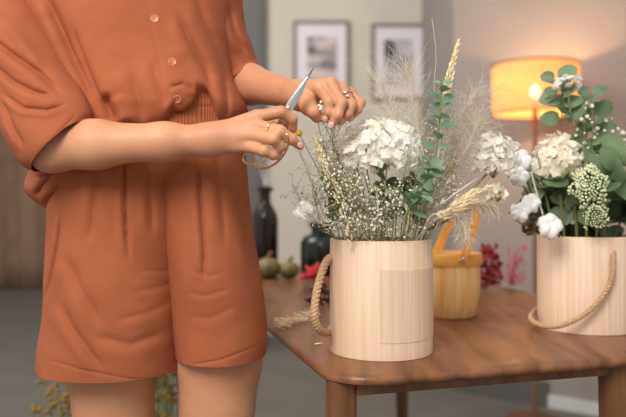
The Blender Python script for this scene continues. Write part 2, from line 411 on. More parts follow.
# ------------------------------------------------------------------ bottle, jar, gourds
def onT(px, Y): return Vector(((px-313)/F*Y, Y, .75))
c = onT(265, 2.38); H = (.75, 1+(200-187)/F*2.38)
h = H[1]-H[0]; r = .045
bt = thing('glass_bottle', 'tall dark brown glass bottle with narrow neck beside the person', 'bottle', c)
build('body', MB().lathe([(0, 0), (r*.95, 0), (r, .006), (r, h*.62), (r*.9, h*.70), (r*.5, h*.80), (r*.42, h*.84), (r*.42, h*.94), (r*.62, h*.95), (r*.62, h), (r*.32, h), (r*.32, h*.9)], c, 48), M_bottle, bt)
for k in range(5):
    t = thing('dried_stalk', 'thin pale dried stalk standing in the tall brown bottle', 'dried stalk', c+Vector((0, 0, h)), 'dried stalks in the brown bottle')
    q = c+Vector((0, 0, h)); d = Vector((-.03+.02*k, .01*(k % 2), .12))
    build('stem', IB().tube([q-Vector((d.x*.2, d.y*.2, .06)), q, q+d], .0016, 5), M_silst, t)
c = onT(322, 2.32); h = (1+(200-222)/F*2.32)-.75; r = .072
jr = thing('glass_jar', 'squat dark green glass jar behind the left flower box', 'jar', c)
build('body', MB().lathe([(0, 0), (r*.9, 0), (r, .012), (r, h*.6), (r*.85, h*.72), (r*.5, h*.78), (r*.48, h*.88), (r*.6, h*.9), (r*.6, h), (0, h)], c, 48), M_jar, jr)
for i, (px, Y, r, lab) in enumerate(((268, 2.2, .042, 'yellow-green ribbed gourd nearest the person, below the brown bottle'), (289, 2.2, .034, 'small yellow-green gourd between the person and the coral flower'))):
    c = onT(px, Y); g = thing('ornamental_gourd', lab, 'gourd', c)
    pr = [(max(1e-4, r*math.sin(a))*(1), r*.80*(1-math.cos(a))) for a in [math.pi*k/16 for k in range(17)]]
    build('body', MB().lathe(pr, c, 72, lambda a, z: 1-.09*abs(math.sin(a*4.5))**.5*0-.07*(1-abs(math.sin(a*5)))), M_pump, g)
    build('stem', IB().tube([c+Vector((0, 0, r*1.55)), c+Vector((.004, -.004, r*1.8)), c+Vector((.012, -.008, r*2.0))], [.007, .005, .006], 8), M_pumps, g)

# ------------------------------------------------------------------ botanic builders
def rv(s=1): return Vector((rnd.gauss(0, 1), rnd.gauss(0, 1), rnd.gauss(0, 1))).normalized()*s
def dens(p):
    p = [Vector(q) for q in p]; return [p[i].lerp(p[i+1], k/16) for i in range(len(p)-1) for k in range(16)]+[p[-1]]
def floret(mb, c, n, R):
    n = n.normalized(); a = n.cross(rv()).normalized(); b = n.cross(a)
    for k in range(4):
        an = k*math.pi/2+rnd.uniform(-.15, .15); d = (a*math.cos(an)+b*math.sin(an)+n*rnd.uniform(.0, .5))
        mb.leaf(c, d, n+rv(.25), R, R*1.05, cup=rnd.uniform(-.1, .35), bend=rnd.uniform(-.15, .35), rows=3)
def hydrangea(label, center, rad, n, stem, m, R=.010, group=None):
    t = thing('hydrangea', label, 'flower', center, group); mb = MB(); c = Vector(center); rx, ry, rz = rad
    for i in range(n):
        z = 1-2*(i+.5)/n; a = i*2.39996; q = math.sqrt(1-z*z); d = Vector((q*math.cos(a), q*math.sin(a), z))
        if d.z < -.55: continue
        k = rnd.uniform(.74, 1.10); p = c+Vector((d.x*rx, d.y*ry, d.z*rz))*k
        floret(mb, p, d+rv(.75), R*rnd.uniform(.75, 1.2))
    build('flower_head', mb, m, t, sm=False)
    s = MB(); s.tube(dens(stem), .0022, 6)
    for i in range(26):
        d = rv(); d.z = abs(d.z)*.9-.1; s.tube([c-Vector((0, 0, rz*.8)), c+Vector((d.x*rx, d.y*ry, d.z*rz))*.78], .0007, 4, False)
    build('stem', inbox(s), M_stem, t)
def gyps(label, base, tip, spread, n, group, seed, r=.0017, name='babys_breath'):
    t = thing(name, label, 'flower', base, group); R = random.Random(seed)
    s = MB(); bl = MB(); base = Vector(base); tip = Vector(tip)
    main = spline([base, base.lerp(tip, .5)+Vector((R.uniform(-.008, .008), R.uniform(-.008, .008), 0)), tip], 8); s.tube(main, [.0009]*5+[.0006]*4, 4)
    for i in range(n):
        k = .5+.5*R.random()**.7; p = base.lerp(tip, k)
        d = Vector((R.gauss(0, 1), R.gauss(0, 1), R.gauss(.5, .8))).normalized()*spread*R.uniform(.4, 1)
        q = p+d; s.tube([p, p.lerp(q, .5)+Vector((0, 0, .003)), q], .00032, 3, False)
        for j in range(R.choice((1, 2, 3))):
            e = q+Vector((R.gauss(0, 1), R.gauss(0, 1), R.gauss(.3, 1)))*spread*.16
            s.tube([q.lerp(p, .15), e], .00026, 3, False)
            bl.ball(e, r*R.uniform(.55, 1.25), 6, 4)
    build('stem', inbox(s), M_gstem, t); build('blossom', inbox(bl), M_bud, t)
def ear(label, pts, L, wd, group=None, m=None, name='wheat_ear', seed=1, awn=0, dens=1.0):
    """a grass ear: stem along pts, ear on its last part of length L (fraction)"""
    R = random.Random(seed); t = thing(name, label, 'dried grass', pts[0], group); sp = spline(pts, 40)
    s = MB(); s.tube(sp, [.0011]*30+[.0007]*11, 5); build('stem', inbox(s), m or M_wheat, t)
    e = MB(); n = int(120*dens)
    for i in range(n):
        k = 1-L+L*(i/n); x = k*40; j = min(39, int(x)); p = sp[j].lerp(sp[j+1], x-j); tg = (sp[j+1]-sp[j]).normalized()
        env = math.sin(math.pi*min(1, (i/n)**.7*.93+.05))
        side = tg.cross(Vector((R.gauss(0, 1), R.gauss(0, 1), R.gauss(0, 1)))).normalized()
        d = (tg+side*.45).normalized(); w_ = wd*env
        q = p+side*w_*.5
        M = d.to_track_quat('Z', 'Y').to_matrix().to_4x4()
        e.ball(q+d*.003, (.0011, .0011, .0040*R.uniform(.8, 1.3)), 5, 4, M)
        if awn and R.random() < awn: e.tube([q, q+d*.02], .0002, 3, False)
    build('ear', e, m or M_wheat, t)
def euc(label, pts, sizes, m, seed=1, pairs=12, start=.2, name='eucalyptus_branch', face=.6, group=None, mt=M_stem, el=1.15):
    R = random.Random(seed); t = thing(name, label, 'foliage', pts[0], group); sp = spline(pts, 40)
    s = MB(); s.tube(sp, [.0018]*20+[.0012]*21, 6); lf = MB()
    for i in range(pairs):
        k = start+(1-start)*i/(pairs-1); x = min(39.99, k*40); j = int(x); p = sp[j].lerp(sp[j+1], x-j); tg = (sp[j+1]-sp[j]).normalized()
        a = i*1.35+R.uniform(-.4, .4); u = tg.cross(Vector((0, 1, .1))).normalized(); v = tg.cross(u)
        sz = sizes[0]+(sizes[1]-sizes[0])*(i/(pairs-1))
        for sg in (0, math.pi):
            d = u*math.cos(a+sg)+v*math.sin(a+sg)+tg*R.uniform(.1, .7)
            d.normalize(); L_ = sz*R.uniform(.62, 1.2); b = p+d*L_*.15
            s.tube([p, b], .0007, 4, False)
            nn = tg*(1-face)+Vector((R.uniform(-.8, .8), -1, R.uniform(-.3, .8)))*face
            lf.leaf(b, d, nn, L_*el, L_, cup=R.uniform(.05, .6), bend=R.uniform(-.15, .4), tip=.1, rows=7)
    build('stem', inbox(s), mt, t); build('leaves', inbox(lf), m, t, sm='all')
def plume(label, pts, n, hl, m, name='pampas_plume', seed=1, start=.3, group=None, droop=.3, r=.00035, up=.9):
    R = random.Random(seed); t = thing(name, label, 'dried grass', pts[0], group); sp = spline(pts, 40)
    s = MB(); s.tube(sp, [.0012]*25+[.0006]*16, 5); build('stem', inbox(s), m, t); e = MB()
    for i in range(n):
        k = start+(1-start)*R.random(); x = min(39.99, k*40); j = int(x); p = sp[j].lerp(sp[j+1], x-j); tg = (sp[j+1]-sp[j]).normalized()
        d = (tg*up+Vector((R.gauss(0, .6), R.gauss(0, .6), R.gauss(0, .6)))).normalized(); l = hl*R.uniform(.5, 1)
        a = p+d*l*.5; b = p+d*l+Vector((R.gauss(0, .2), R.gauss(0, .2), -droop*R.uniform(.2, 1)))*l
        e.tube([p, a, (a+b)/2+Vector((0, 0, .08*l)), b], [r, r, r*.8, r*.4], 3, False)
    build('plume', e, m, t)
def cotton(label, c, r, stempts, seed, group=None):
    R = random.Random(seed); c = Vector(c); t = thing('cotton_boll', label, 'flower', c, group); e = MB(); h = MB()
    for k in range(5):
        a = k*2*math.pi/5+R.uniform(-.2, .2)
        o = Vector((math.cos(a), -.25+.5*math.sin(a), math.sin(a)))*r*.52
        vsb = MB().ball(c+o, r*.60, 20, 14)
        vv = []
        for v in vsb.v:
            v = Vector(v); nrm = (v-(c+o)).normalized(); vv.append(v+nrm*(noise.noise(v*120)*r*.16+noise.noise(v*300)*r*.07))
        e.add(vv, vsb.f)
        d = Vector((math.cos(a+.6), .25, math.sin(a+.6)))
        h.leaf(c+Vector((0, r*.5, 0)), d, Vector((0, -1, 0)), r*1.05, r*.42, cup=.5, bend=-.25, rows=5)
    build('cotton', e, M_cotton, t, sm='all'); build('husk', h, M_husk, t)
    build('stem', IB().tube(stempts, .0016, 6), M_husk, t)
def umbel(label, c, r, stem, seed, n=240):
    R = random.Random(seed); c = Vector(c); t = thing('green_umbel', label, 'flower', c); e = MB(); s = MB(); s.tube(dens(stem), .0018, 6)
    for i in range(n):
        z = 1-1.25*(i+.5)/n; a = i*2.39996; q = math.sqrt(max(0, 1-z*z)); d = Vector((q*math.cos(a), -z*.8+.1, q*math.sin(a)+z*.35))
        k = R.uniform(.90, 1.04)*(1+.55*noise.noise(d*2.2+Vector((seed, 0, 0)))); p = c+d*r*k; e.ball(p, r*.075*R.uniform(.8, 1.2), 6, 5)
        if i % 3 == 0: s.tube([c+Vector((0, .3*r, -r*.8)), p], .0004, 3, False)
    build('umbel', e, M_umbel, t, sm='all'); build('stem', inbox(s), M_stem, t)

zb_ = .80
def root(px=None, dx=0, dy=0): return BL+Vector((dx, dy, .05))
LBX = 'in the left bamboo box'
# --- left arrangement
g0 = root(0, .0, .0)
hydrangea('large creamy white hydrangea head above the left bamboo box', P(380, 150, 1.075), (.057, .045, .046), 400, [root(dx=.0), P(382, 178, 1.08)], M_petal, .0088)
hydrangea('white hydrangea leaning right of the left box, above the basket', P(493, 159, 1.17), (.040, .034, .042), 200, [root(dx=.04), P(424, 234, 1.16), P(455, 206, 1.16), P(489, 172, 1.17)], M_petal, .0082)
hydrangea('small low white hydrangea cluster right of the left box, beneath the larger leaning one', P(497, 195, 1.17), (.014, .014, .016), 30, [root(dx=.045), P(424, 232, 1.17), P(452, 218, 1.17), P(494, 198, 1.17)], M_petal2, .0085)
R_ = random.Random(5)
spr = [(318, 165, 1.10), (330, 178, 1.06), (340, 160, 1.14), (312, 190, 1.12), (350, 182, 1.05), (362, 196, 1.05), (375, 190, 1.05), (392, 192, 1.05), (405, 180, 1.08),
       (324, 146, 1.08), (330, 136, 1.12), (334, 156, 1.05), (322, 172, 1.05), (345, 178, 1.04), (350, 126, 1.2), (335, 140, 1.18), (352, 128, 1.2), (420, 160, 1.14), (448, 165, 1.15), (455, 190, 1.13), (430, 190, 1.08), (325, 155, 1.18), (345, 200, 1.06), (415, 130, 1.2), (386, 205, 1.05), (462, 150, 1.2)]
for i, (x, y, Yy) in enumerate(spr):
    gyps('fine sprig of white baby\'s breath among the stems '+LBX, root(dx=R_.uniform(-.05, .05), dy=R_.uniform(-.05, .04)), P(x, y, Yy), (.034), 42, "baby's breath in the left box", i+10)
for i, (x, y, Yy, lab) in enumerate(((292, 184, 1.10, 'sparse baby\'s breath sprig reaching furthest left beneath the scissors'), (300, 152, 1.12, 'sparse baby\'s breath sprig rising just right of the scissor handles'), (330, 112, 1.12, 'tallest loose baby\'s breath sprig under the fingertips'))):
    gyps(lab, root(dx=-.04), P(x, y, Yy), .026, 18, None, i+77, .0015)
# dry filler stems
for i in range(16):
    x = 338+i*6+R_.uniform(-3, 3); t = thing('dry_stem', 'thin olive stem crossing below the large hydrangea head '+LBX, 'stem', root(), 'olive stems in the left box')
    build('stem', IB().tube(spline([root(dx=(i-8)*.006, dy=R_.uniform(-.05, .03)), P(x, 205, 1.08+R_.uniform(-.03, .06)), P(x+(x-381)*.45, 172+R_.uniform(-10, 8), 1.1+R_.uniform(-.05, .06))], 12), .001, 5), M_stem, t)
ear('tan grass ear on the left, sloping towards the left rim of the bamboo box', [root(dx=-.035, dy=-.06), P(349, 232, 1.065), P(338, 195, 1.055), P(322, 158, 1.05), P(314, 138, 1.05)], .80, .009, seed=3, dens=.9)
ear('tallest tan grass ear, standing upright right of centre in the left bamboo box', [root(dx=.03), P(432, 190, 1.12), P(444, 110, 1.13), P(450, 75, 1.13), P(459, 42, 1.13)], .52, .008, seed=4, dens=1.2)
for i, pp in enumerate(([P(424, 232, 1.10), P(452, 208, 1.09), P(489, 186, 1.08)], [P(424, 233, 1.09), P(450, 214, 1.08), P(476, 201, 1.07)], [P(425, 226, 1.07), P(447, 212, 1.05), P(474, 190, 1.04)])):
    ear(('uppermost tan grass ear arching right over the box rim towards the basket', 'tan grass ear arching right over the box rim, lowest and shortest of three', 'tan grass ear arching right over the box rim, nearest the viewer')[i], [root(dx=.03, dy=-.03)]+pp, .5, .0065, seed=8+i, awn=.5, dens=.6)
euc('upright blue-green eucalyptus branch beside the tall grass ear in the left box', [root(dx=.03, dy=-.02), P(428, 190, 1.09), P(436, 150, 1.09), P(440, 115, 1.10), P(441, 84, 1.10)], (.026, .013), M_euc, 3, 8, .50, face=.5)
euc('low dense eucalyptus branch by the right rim of the left bamboo box', [root(dx=.02, dy=-.05), P(404, 228, 1.055), P(412, 205, 1.05), P(424, 185, 1.05), P(430, 165, 1.055)], (.020, .017), M_euc, 5, 13, .42, face=.5)
euc('dark leafy sprig on the left inside the left bamboo box', [root(dx=-.03, dy=-.02), P(350, 225, 1.12), P(336, 200, 1.13), P(332, 182, 1.14)], (.030, .020), M_euc3, 6, 6, .4, name='leaf_sprig')
euc('dark leafy sprig low in the middle of the left bamboo box', [root(dx=-.0, dy=.01), P(375, 225, 1.14), P(382, 200, 1.14), P(386, 182, 1.15)], (.030, .022), M_euc3, 8, 6, .4, name='leaf_sprig')
euc('dark leafy sprig at back right of the left bamboo box', [root(dx=.02, dy=.03), P(405, 225, 1.18), P(412, 200, 1.18), P(416, 182, 1.19)], (.030, .022), M_euc3, 9, 6, .4, name='leaf_sprig')
# strawflower / white rosebud
c = P(303, 210, 1.02); t = thing('dried_rosebud', 'single dried white rosebud leaning left out of the left box', 'flower', c); m = MB()
for k in range(16):
    a = k*2.4; q = .3+.7*k/16
    d = Vector((math.cos(a)*q, math.sin(a)*q, 1.2-q*.5)).normalized(); d = Matrix.Rotation(-.9, 3, 'Y') @ d
    m.leaf(c-Vector((-.007, 0, .006)), d, Vector((0, -1, .2))*.4+rv(.3), .021, .019, cup=.5, bend=-.3, rows=4)
build('petals', m, M_petal, t, sm='all')
build('stem', MB().tube(spline([root(dx=-.045, dy=-.03), BL+Vector((-.062, -.035, .190)), P(322, 224, 1.05), P(309, 214, 1.025)], 16), .0014, 6), M_silst, t)
for i, (pts, lab) in enumerate(((([P(371, 232, 1.06), P(378, 215, 1.05), P(376, 185, 1.05)]), 'pale silver leafless stem upright in the middle of the left box'), (([P(425, 225, 1.08), P(447, 200, 1.08), P(478, 178, 1.08)]), 'pale silver leaf blade reaching up right towards the leaning hydrangea'))):
    t = thing('silver_stem', lab, 'stem', root()); sp = spline([root(dx=.0+.03*i, dy=-.05)]+pts, 16)
    build('stem', IB().tube(sp, [.0012]*8+[.0022]*7+[.0012, .0004], 6, flat=.5), M_silst, t)
# feather grass haze
FG = [([P(425, 190, 1.18), P(420, 140, 1.18), P(412, 95, 1.19), P(405, 72, 1.2)], 'wispy feather grass plume rising behind the large hydrangea head'),
      ([P(435, 190, 1.18), P(445, 150, 1.18), P(462, 115, 1.18), P(480, 95, 1.18)], 'wispy feather grass plume arching towards the lamp'),
      ([P(440, 200, 1.16), P(455, 170, 1.15), P(470, 145, 1.15), P(478, 120, 1.16)], 'wispy feather grass plume low right of the eucalyptus'),
      ([P(415, 190, 1.16), P(405, 150, 1.17), P(390, 110, 1.19), P(382, 85, 1.2)], 'wispy feather grass plume furthest left behind the hydrangea')]
for i, (pts, lab) in enumerate(FG):
    plume(lab, [root(dx=.02, dy=.02)]+pts, 210, .085, M_hair, 'feather_grass', 30+i, .45, droop=.5 if i in (1, 2) else .1, r=.00024, up=.9)
t = thing('grass_whisker', 'single long thin grass whisker standing above the left arrangement', 'dried grass', root())
build('stem', IB().tube(spline([root(dx=.02), P(436, 150, 1.13), P(434, 90, 1.13), P(436, 55, 1.13), P(432, 18, 1.13)], 20), .0004, 4), M_hair, t)
plume('fluffy cream pampas plume drooping in front of the basket', [root(dx=.045, dy=-.03), P(438, 222, 1.09), P(452, 212, 1.08), P(463, 222, 1.07), P(466, 238, 1.07)], 260, .026, M_pampas, seed=41, start=.45, droop=.3, up=.6)
plume('fluffy cream pampas plume pointing right above the basket handle', [root(dx=.045, dy=.0), P(445, 212, 1.12), P(470, 203, 1.12), P(492, 208, 1.12)], 260, .028, M_pampas, seed=42, start=.5, droop=.6, up=.6)
plume('faint cream plume standing between eucalyptus and leaning hydrangea', [root(dx=.03, dy=.03), P(440, 200, 1.2), P(452, 170, 1.2), P(455, 140, 1.2)], 220, .03, M_pampas, seed=43, start=.5, droop=.2)
c = P(299, 133, 1.14); t = thing('yellow_bloom', 'tiny yellow round bloom just behind the scissor hand', 'flower', c)
build('bloom', MB().ball(c, .0055, 12, 9), M_yellow, t); build('stem', IB().tube(spline([root(dx=-.04), P(330, 200, 1.14), c], 12), .0008, 5), M_stem, t)
# flower tip being cut
c = P(320, 109, 1.02); t = thing('flower_sprig', 'tiny cream blossom sprig pinched between thumb and index finger', 'flower', c); m = MB()
for k in range(7): m.ball(c+rv(.0045)+Vector((0, 0, .001)), .0022, 6, 5)
m.ball(P(321, 102, 1.02), .0022, 6, 5)
build('blossom', m, M_bud, t); build('stem', IB().tube([P(321, 102, 1.02), c, P(318, 122, 1.03), P(321, 136, 1.04)], .0007, 5), M_gstem, t)

# --- right arrangement
def rr_(dx=0, dy=0): return BR+Vector((dx, dy, .05))
RBX = 'in the right bamboo box'
hydrangea('soft cream hydrangea on the left of the right bamboo box', P(557, 162, 1.285), (.040, .034, .048), 170, [rr_(-.03), P(560, 195, 1.29)], M_petal2, .011)
hydrangea('faint white spray of blossom at the top of the right arrangement', P(568, 84, 1.30), (.024, .016, .015), 26, [rr_(-.01), P(572, 130, 1.31), P(568, 90, 1.30)], M_petal, .010)
for i, (x, y, Yy, lab) in enumerate(((606, 118, 1.34, 'upper white-blossomed spray rising at the right photo edge'), (618, 132, 1.33, 'white-blossomed spray cut by the right photo edge'), (612, 148, 1.31, 'lowest white-blossomed spray right above the broad leaves'), (584, 112, 1.31, 'white-blossomed spray between the tall eucalyptus branches'))):
    gyps(lab, rr_(.02), P(x, y, Yy), .032, 26, None, 200+i, .0034, 'white_spray')
EU = [([P(560, 200, 1.33), P(560, 150, 1.33), P(562, 110, 1.32), P(556, 80, 1.32)], (.036, .028), 4, .68, 'tallest broad-leaved eucalyptus branch in the right box'),
      ([P(585, 190, 1.34), P(592, 150, 1.34), P(594, 120, 1.34), P(590, 94, 1.34)], (.042, .030), 8, .5, 'broad-leaved eucalyptus branch right of the tallest one in the right box'),
      ([P(600, 200, 1.29), P(612, 178, 1.28), P(622, 160, 1.28)], (.042, .036), 12, .35, 'broad eucalyptus leaves reaching the right photo edge beside the umbels'),
      ([P(548, 205, 1.30), P(538, 180, 1.29), P(546, 168, 1.29)], (.036, .034), 15, .5, 'low broad eucalyptus leaves between cotton and cream hydrangea'),
      ([P(575, 215, 1.32), P(572, 190, 1.32), P(578, 160, 1.33)], (.040, .034), 21, .3, 'broad eucalyptus leaves directly behind the larger green umbel')]
for i, (pts, sz, sd, st, lab) in enumerate(EU):
    euc(lab, [rr_((pts[0].x-BR.x)*.6, -.03)]+pts, sz, M_euc2, sd, 8, st, face=.7, mt=M_stem)
DK = [((548, 225), (540, 205), (536, 192)), ((565, 228), (560, 210), (556, 195)), ((585, 228), (588, 205), (586, 180)), ((605, 228), (610, 205), (612, 185)), ((618, 228), (626, 212), (632, 195)), ((575, 200), (582, 165), (588, 140)), ((595, 225), (600, 190), (604, 160))]
for i, pp in enumerate(DK):
    euc('dark green leafy filler branch deep '+RBX, [rr_((i-3)*.015, .0)]+[P(a, b, 1.38) for a, b in pp], (.048, .040), M_euc3, 50+i, 7, .25, name='leaf_sprig', face=.7, group='dark filler branches in the right box')
umbel('larger upper green-white umbel at the front of the right box', P(588, 186, 1.24), .031, [rr_(.0, -.05), P(585, 225, 1.27), P(590, 200, 1.26)], 3, 260)
umbel('smaller lower green-white umbel just above the right box rim', P(596, 217, 1.235), .020, [rr_(.0, -.06), P(597, 232, 1.27), P(598, 224, 1.25)], 4, 150)
CB = [(521, 160, 1.26, .017, 'top cotton boll beside the leaning hydrangea'), (519, 176, 1.25, .017, 'second cotton boll from the top, left of the right box'),
      (520, 212, 1.25, .017, 'cotton boll furthest left and low, beside the right bamboo box'), (531, 203, 1.26, .016, 'cotton boll with brown husk right above the lowest left boll'),
      (549, 226, 1.25, .021, 'largest cotton boll, resting on the left rim of the right box')]
for i, (x, y, Yy, r, lab) in enumerate(CB):
    c = P(x, y, Yy); cotton(lab, c, r, spline([rr_(-.05, -.04), P(552, 233, 1.29), P(540, 215, 1.29), c+Vector((0, r*.5, 0))], 12), 60+i)
t = thing('silver_stem', 'pale silver stem between the cotton bolls and the right box', 'stem', rr_())
build('stem', IB().tube(spline([rr_(-.06, -.05), P(548, 232, 1.275), P(540, 205, 1.26), P(531, 172, 1.25)], 14), .0018, 6), M_silst, t)
c = P(529, 228, 1.30); t = thing('seed_pod', 'brown green mossy seed pod beneath the cotton, left of the right box rim', 'seed pod', c); m = MB()
for k in range(30): m.ball(c+rv(.011), .004, 6, 5)
build('pod', m, mat('moss', (110, 96, 52), .9), t); build('stem', IB().tube([c, P(545, 234, 1.32), rr_(-.06)], .0015, 5), M_husk, t)

# --- loose things on the table
c = onT(312, 1.92)+Vector((0, 0, .034)); t = thing('coral_flower', 'coral pink dried flower lying on the table behind the rope handle', 'flower', c); m = MB()
for k in range(44):
    d = rv(); d.z = abs(d.z)*.8-.15
    m.leaf(c, d, Vector((0, 0, 1))+rv(.3), .05*rnd.uniform(.6, 1.1), .022, cup=.3, rows=4)
m.v = [(a, b, max(z, .751)) for a, b, z in m.v]
build('petals', m, M_coral, t, sm='all')
c = onT(490, 1.90); t = thing('wine_flower', 'dark wine-red dried flower head right behind the basket', 'flower', c); m = MB()
for k in range(170):
    a = rnd.random(); z = .015+.105*rnd.random(); q = .034*(.5+.5*math.sin(math.pi*min(1, z/.13)))
    p = c+Vector((rnd.gauss(0, .5)*q-.012+.01*a, rnd.gauss(0, .5)*q, z)); m.leaf(p, rv(), rv(), .02, .015, cup=.4, rows=3)
m.v = [(a, b, max(z, .751)) for a, b, z in m.v]
build('petals', m, M_wine, t, sm='all')
c = onT(512, 2.0); t = thing('pink_spray', 'delicate pink dried spray at the far table edge left of the right box', 'flower', c); m = MB(); s = MB()
for k in range(60):
    p = c+Vector((rnd.gauss(0, .020)+.01, rnd.gauss(0, .015), rnd.uniform(.0, .115))); p.z = max(p.z, .755)
    m.ball(p, .0036*rnd.uniform(.6, 1.2), 6, 5); s.tube([c+Vector((-.005, 0, .002)), c.lerp(p, .6)+Vector((-.004, 0, .004)), p], .0006, 3, False)
build('blossom', m, M_pink, t); build('stem', s, M_pink, t)
c = T(302, 318); t = thing('dried_sprig', 'dried tan grass sprig lying on the table left of the rope handle', 'dried grass', c); m = MB(); s = MB()
for k in range(80):
    f = rnd.random(); p = T(283+40*f, 329-12*f+rnd.uniform(-3, 3)); p.z = .752+rnd.random()*.012
    d = Vector((-1, rnd.gauss(0, .5), rnd.uniform(0, .4))); q = p+d.normalized()*.022; q.z = max(q.z, .7515)
    s.tube([p, q], .0007, 4, False)
build('plume', s, M_wheat, t)
c = T(322, 306); t = thing('dark_seed_head', 'dark brown dried seed head on the table behind the rope handle', 'seed head', c); m = MB()
for k in range(50): m.leaf(c+Vector((rnd.gauss(0, .015), rnd.gauss(0, .015), rnd.uniform(.004, .045))), rv(), rv(), .02, .008, rows=3)
m.v = [(a, b, max(z, .751)) for a, b, z in m.v]
build('pods', m, M_pod, t)
c = T(319, 345); build('fallen_petal', MB().leaf(c+Vector((-.008, -.003, .0015)), Vector((.9, .5, .1)), (0, -.2, 1), .017, .005, cup=.4), M_wheat, loc=c, label='single small tan petal lying near the front table corner', cat='petal')

# dried plants on the floor behind the person
for (px, yb, Yy, lab) in ((66, 470, 1.9, 'bunch of yellow-brown dried plants on the floor behind the left shorts leg'), (168, 480, 1.95, 'bunch of yellow-brown dried plants on the floor seen between the legs')):
    c = Vector(((px-313)/F*Yy, Yy, 0)); t = thing('dried_plant_bunch', lab, 'dried plants', c); s = MB(); m = MB()
    for k in range(60):
        e = c+Vector((rnd.gauss(0, .05), rnd.gauss(0, .05), rnd.uniform(.28, .53))); s.tube([c+Vector((rnd.gauss(0, .01), rnd.gauss(0, .01), .002)), e.lerp(c, .5), e], .0015, 4, False)
        for j in range(4): m.ball(e+rv(.015), rnd.uniform(.004, .009), 6, 5)
    build('stem', s, M_stem, t); build('seed_head', m, M_dry, t, kind='stuff')
# ------------------------------------------------------------------ person
YC = 1.15
person = thing('person', 'person in a terracotta short-sleeved playsuit trimming flowers with gold-handled scissors', 'person', (P(165, 200, YC).x, YC, 0))
def px3(p): return P(*p)
def zpt(px, z, Y): return Vector(((px-313)/F*Y, Y, z))
caps = []   # groups: (list of (p, q, r0, r1), k_internal, k_merge)
# trunk, neck and head
caps.append(([(zpt(150, 1.0, YC), zpt(140, 1.28, YC), .070, .078), (zpt(118, .95, YC+.01), zpt(200, .95, YC+.01), .064, .064), (zpt(150, .95, YC+.01), zpt(150, 1.05, YC), .07, .068),
              (zpt(60, 1.385, YC), zpt(198, 1.385, YC), .038, .036), (zpt(100, 1.30, YC), zpt(170, 1.30, YC), .066, .066),
              (zpt(138, 1.40, YC+.01), zpt(145, 1.52, YC-.01), .05, .048), ], .05, .03))
caps.append(([(zpt(147, 1.57, YC-.02), zpt(148, 1.64, YC), .068, .085), (zpt(148, 1.545, YC-.06), zpt(148, 1.56, YC-.04), .03, .045)], .03, .02))
caps.append(([(zpt(148, 1.60, YC-.105), zpt(148, 1.575, YC-.112), .006, .011)], .01, .012))
# legs
for (hx, kx, ax, hr_) in ((112, 118, 124, .0735), (219, 213, 206, .069)):
    caps.append(([(zpt(hx+(150-hx)*.15, .88, YC), zpt(hx, .74, YC), hr_-.002, hr_), (zpt(hx, .74, YC), zpt(kx, .47, YC-.005), hr_, .052)], .02, .03))
    caps.append(([(zpt(kx, .47, YC-.005), zpt(kx, .33, YC+.02), .050, .053), (zpt(kx, .33, YC+.02), zpt(ax, .085, YC+.02), .053, .034)], .02, .02))
    caps.append(([(zpt(ax, .07, YC+.02), zpt(ax, .036, YC+.035), .035, .034), (zpt(ax, .055, YC), zpt(ax-3, .028, YC-.10), .036, .026), (zpt(ax-3, .026, YC-.10), zpt(ax-4, .018, YC-.16), .026, .016)], .015, .02))
# near arm (right arm)
EL = P(52, 147, 1.00); WR = P(208, 140, .985)
SH = zpt(8, 1.375, 1.14)
caps.append(([(SH, EL, .046, .033)], .02, .03))
caps.append(([(EL, P(95, 144.5, .99), .0345, .0325), (P(95, 144.5, .99), P(165, 142, .985), .0325, .0250), (P(165, 142, .985), WR, .0250, .0200), (WR, P(222, 137, .985), .0205, .020)], .02, .02))
def chain(ps, rs, k=.004): return ([(P(*ps[i]), P(*ps[i+1]), rs[i], rs[i+1]) for i in range(len(ps)-1)], k, .004)
RK = [(257, 117, .985), (256, 125, .972), (252, 135, .968), (247, 146, .972)]
caps.append(([(P(212, 137, .985), P(*RK[0]), .0175, .0106), (P(212, 140, .985), P(*RK[1]), .0175, .0104), (P(212, 142, .985), P(*RK[2]), .0175, .0100), (P(212, 144, .987), P(*RK[3]), .016, .0092),
              (P(215, 137, 1.0), P(240, 130, 1.005), .015, .012)], .006, .008))
RF = [[RK[0], (281, 112, .985), (292, 119, .993), (293, 129, 1.002)],
      [RK[1], (280, 131, .955), (291, 139, .962), (300, 146, .972)],
      [RK[2], (273, 139, .948), (280, 147, .958), (276, 151, .972)],
      [RK[3], (264, 151, .952), (273, 155, .958), (279, 156, .966)]]
RFr = [[.0096, .0086, .0079, .0066], [.0092, .0082, .0075, .0062], [.0090, .0080, .0073, .0062], [.0084, .0073, .0067, .0056]]
for f, r in zip(RF, RFr): caps.append(chain(f, r))
caps.append(chain([(222, 133, 1.005), (246, 124, 1.025), (268, 124, 1.025), (284, 126, 1.015)], [.015, .0125, .0105, .008]))
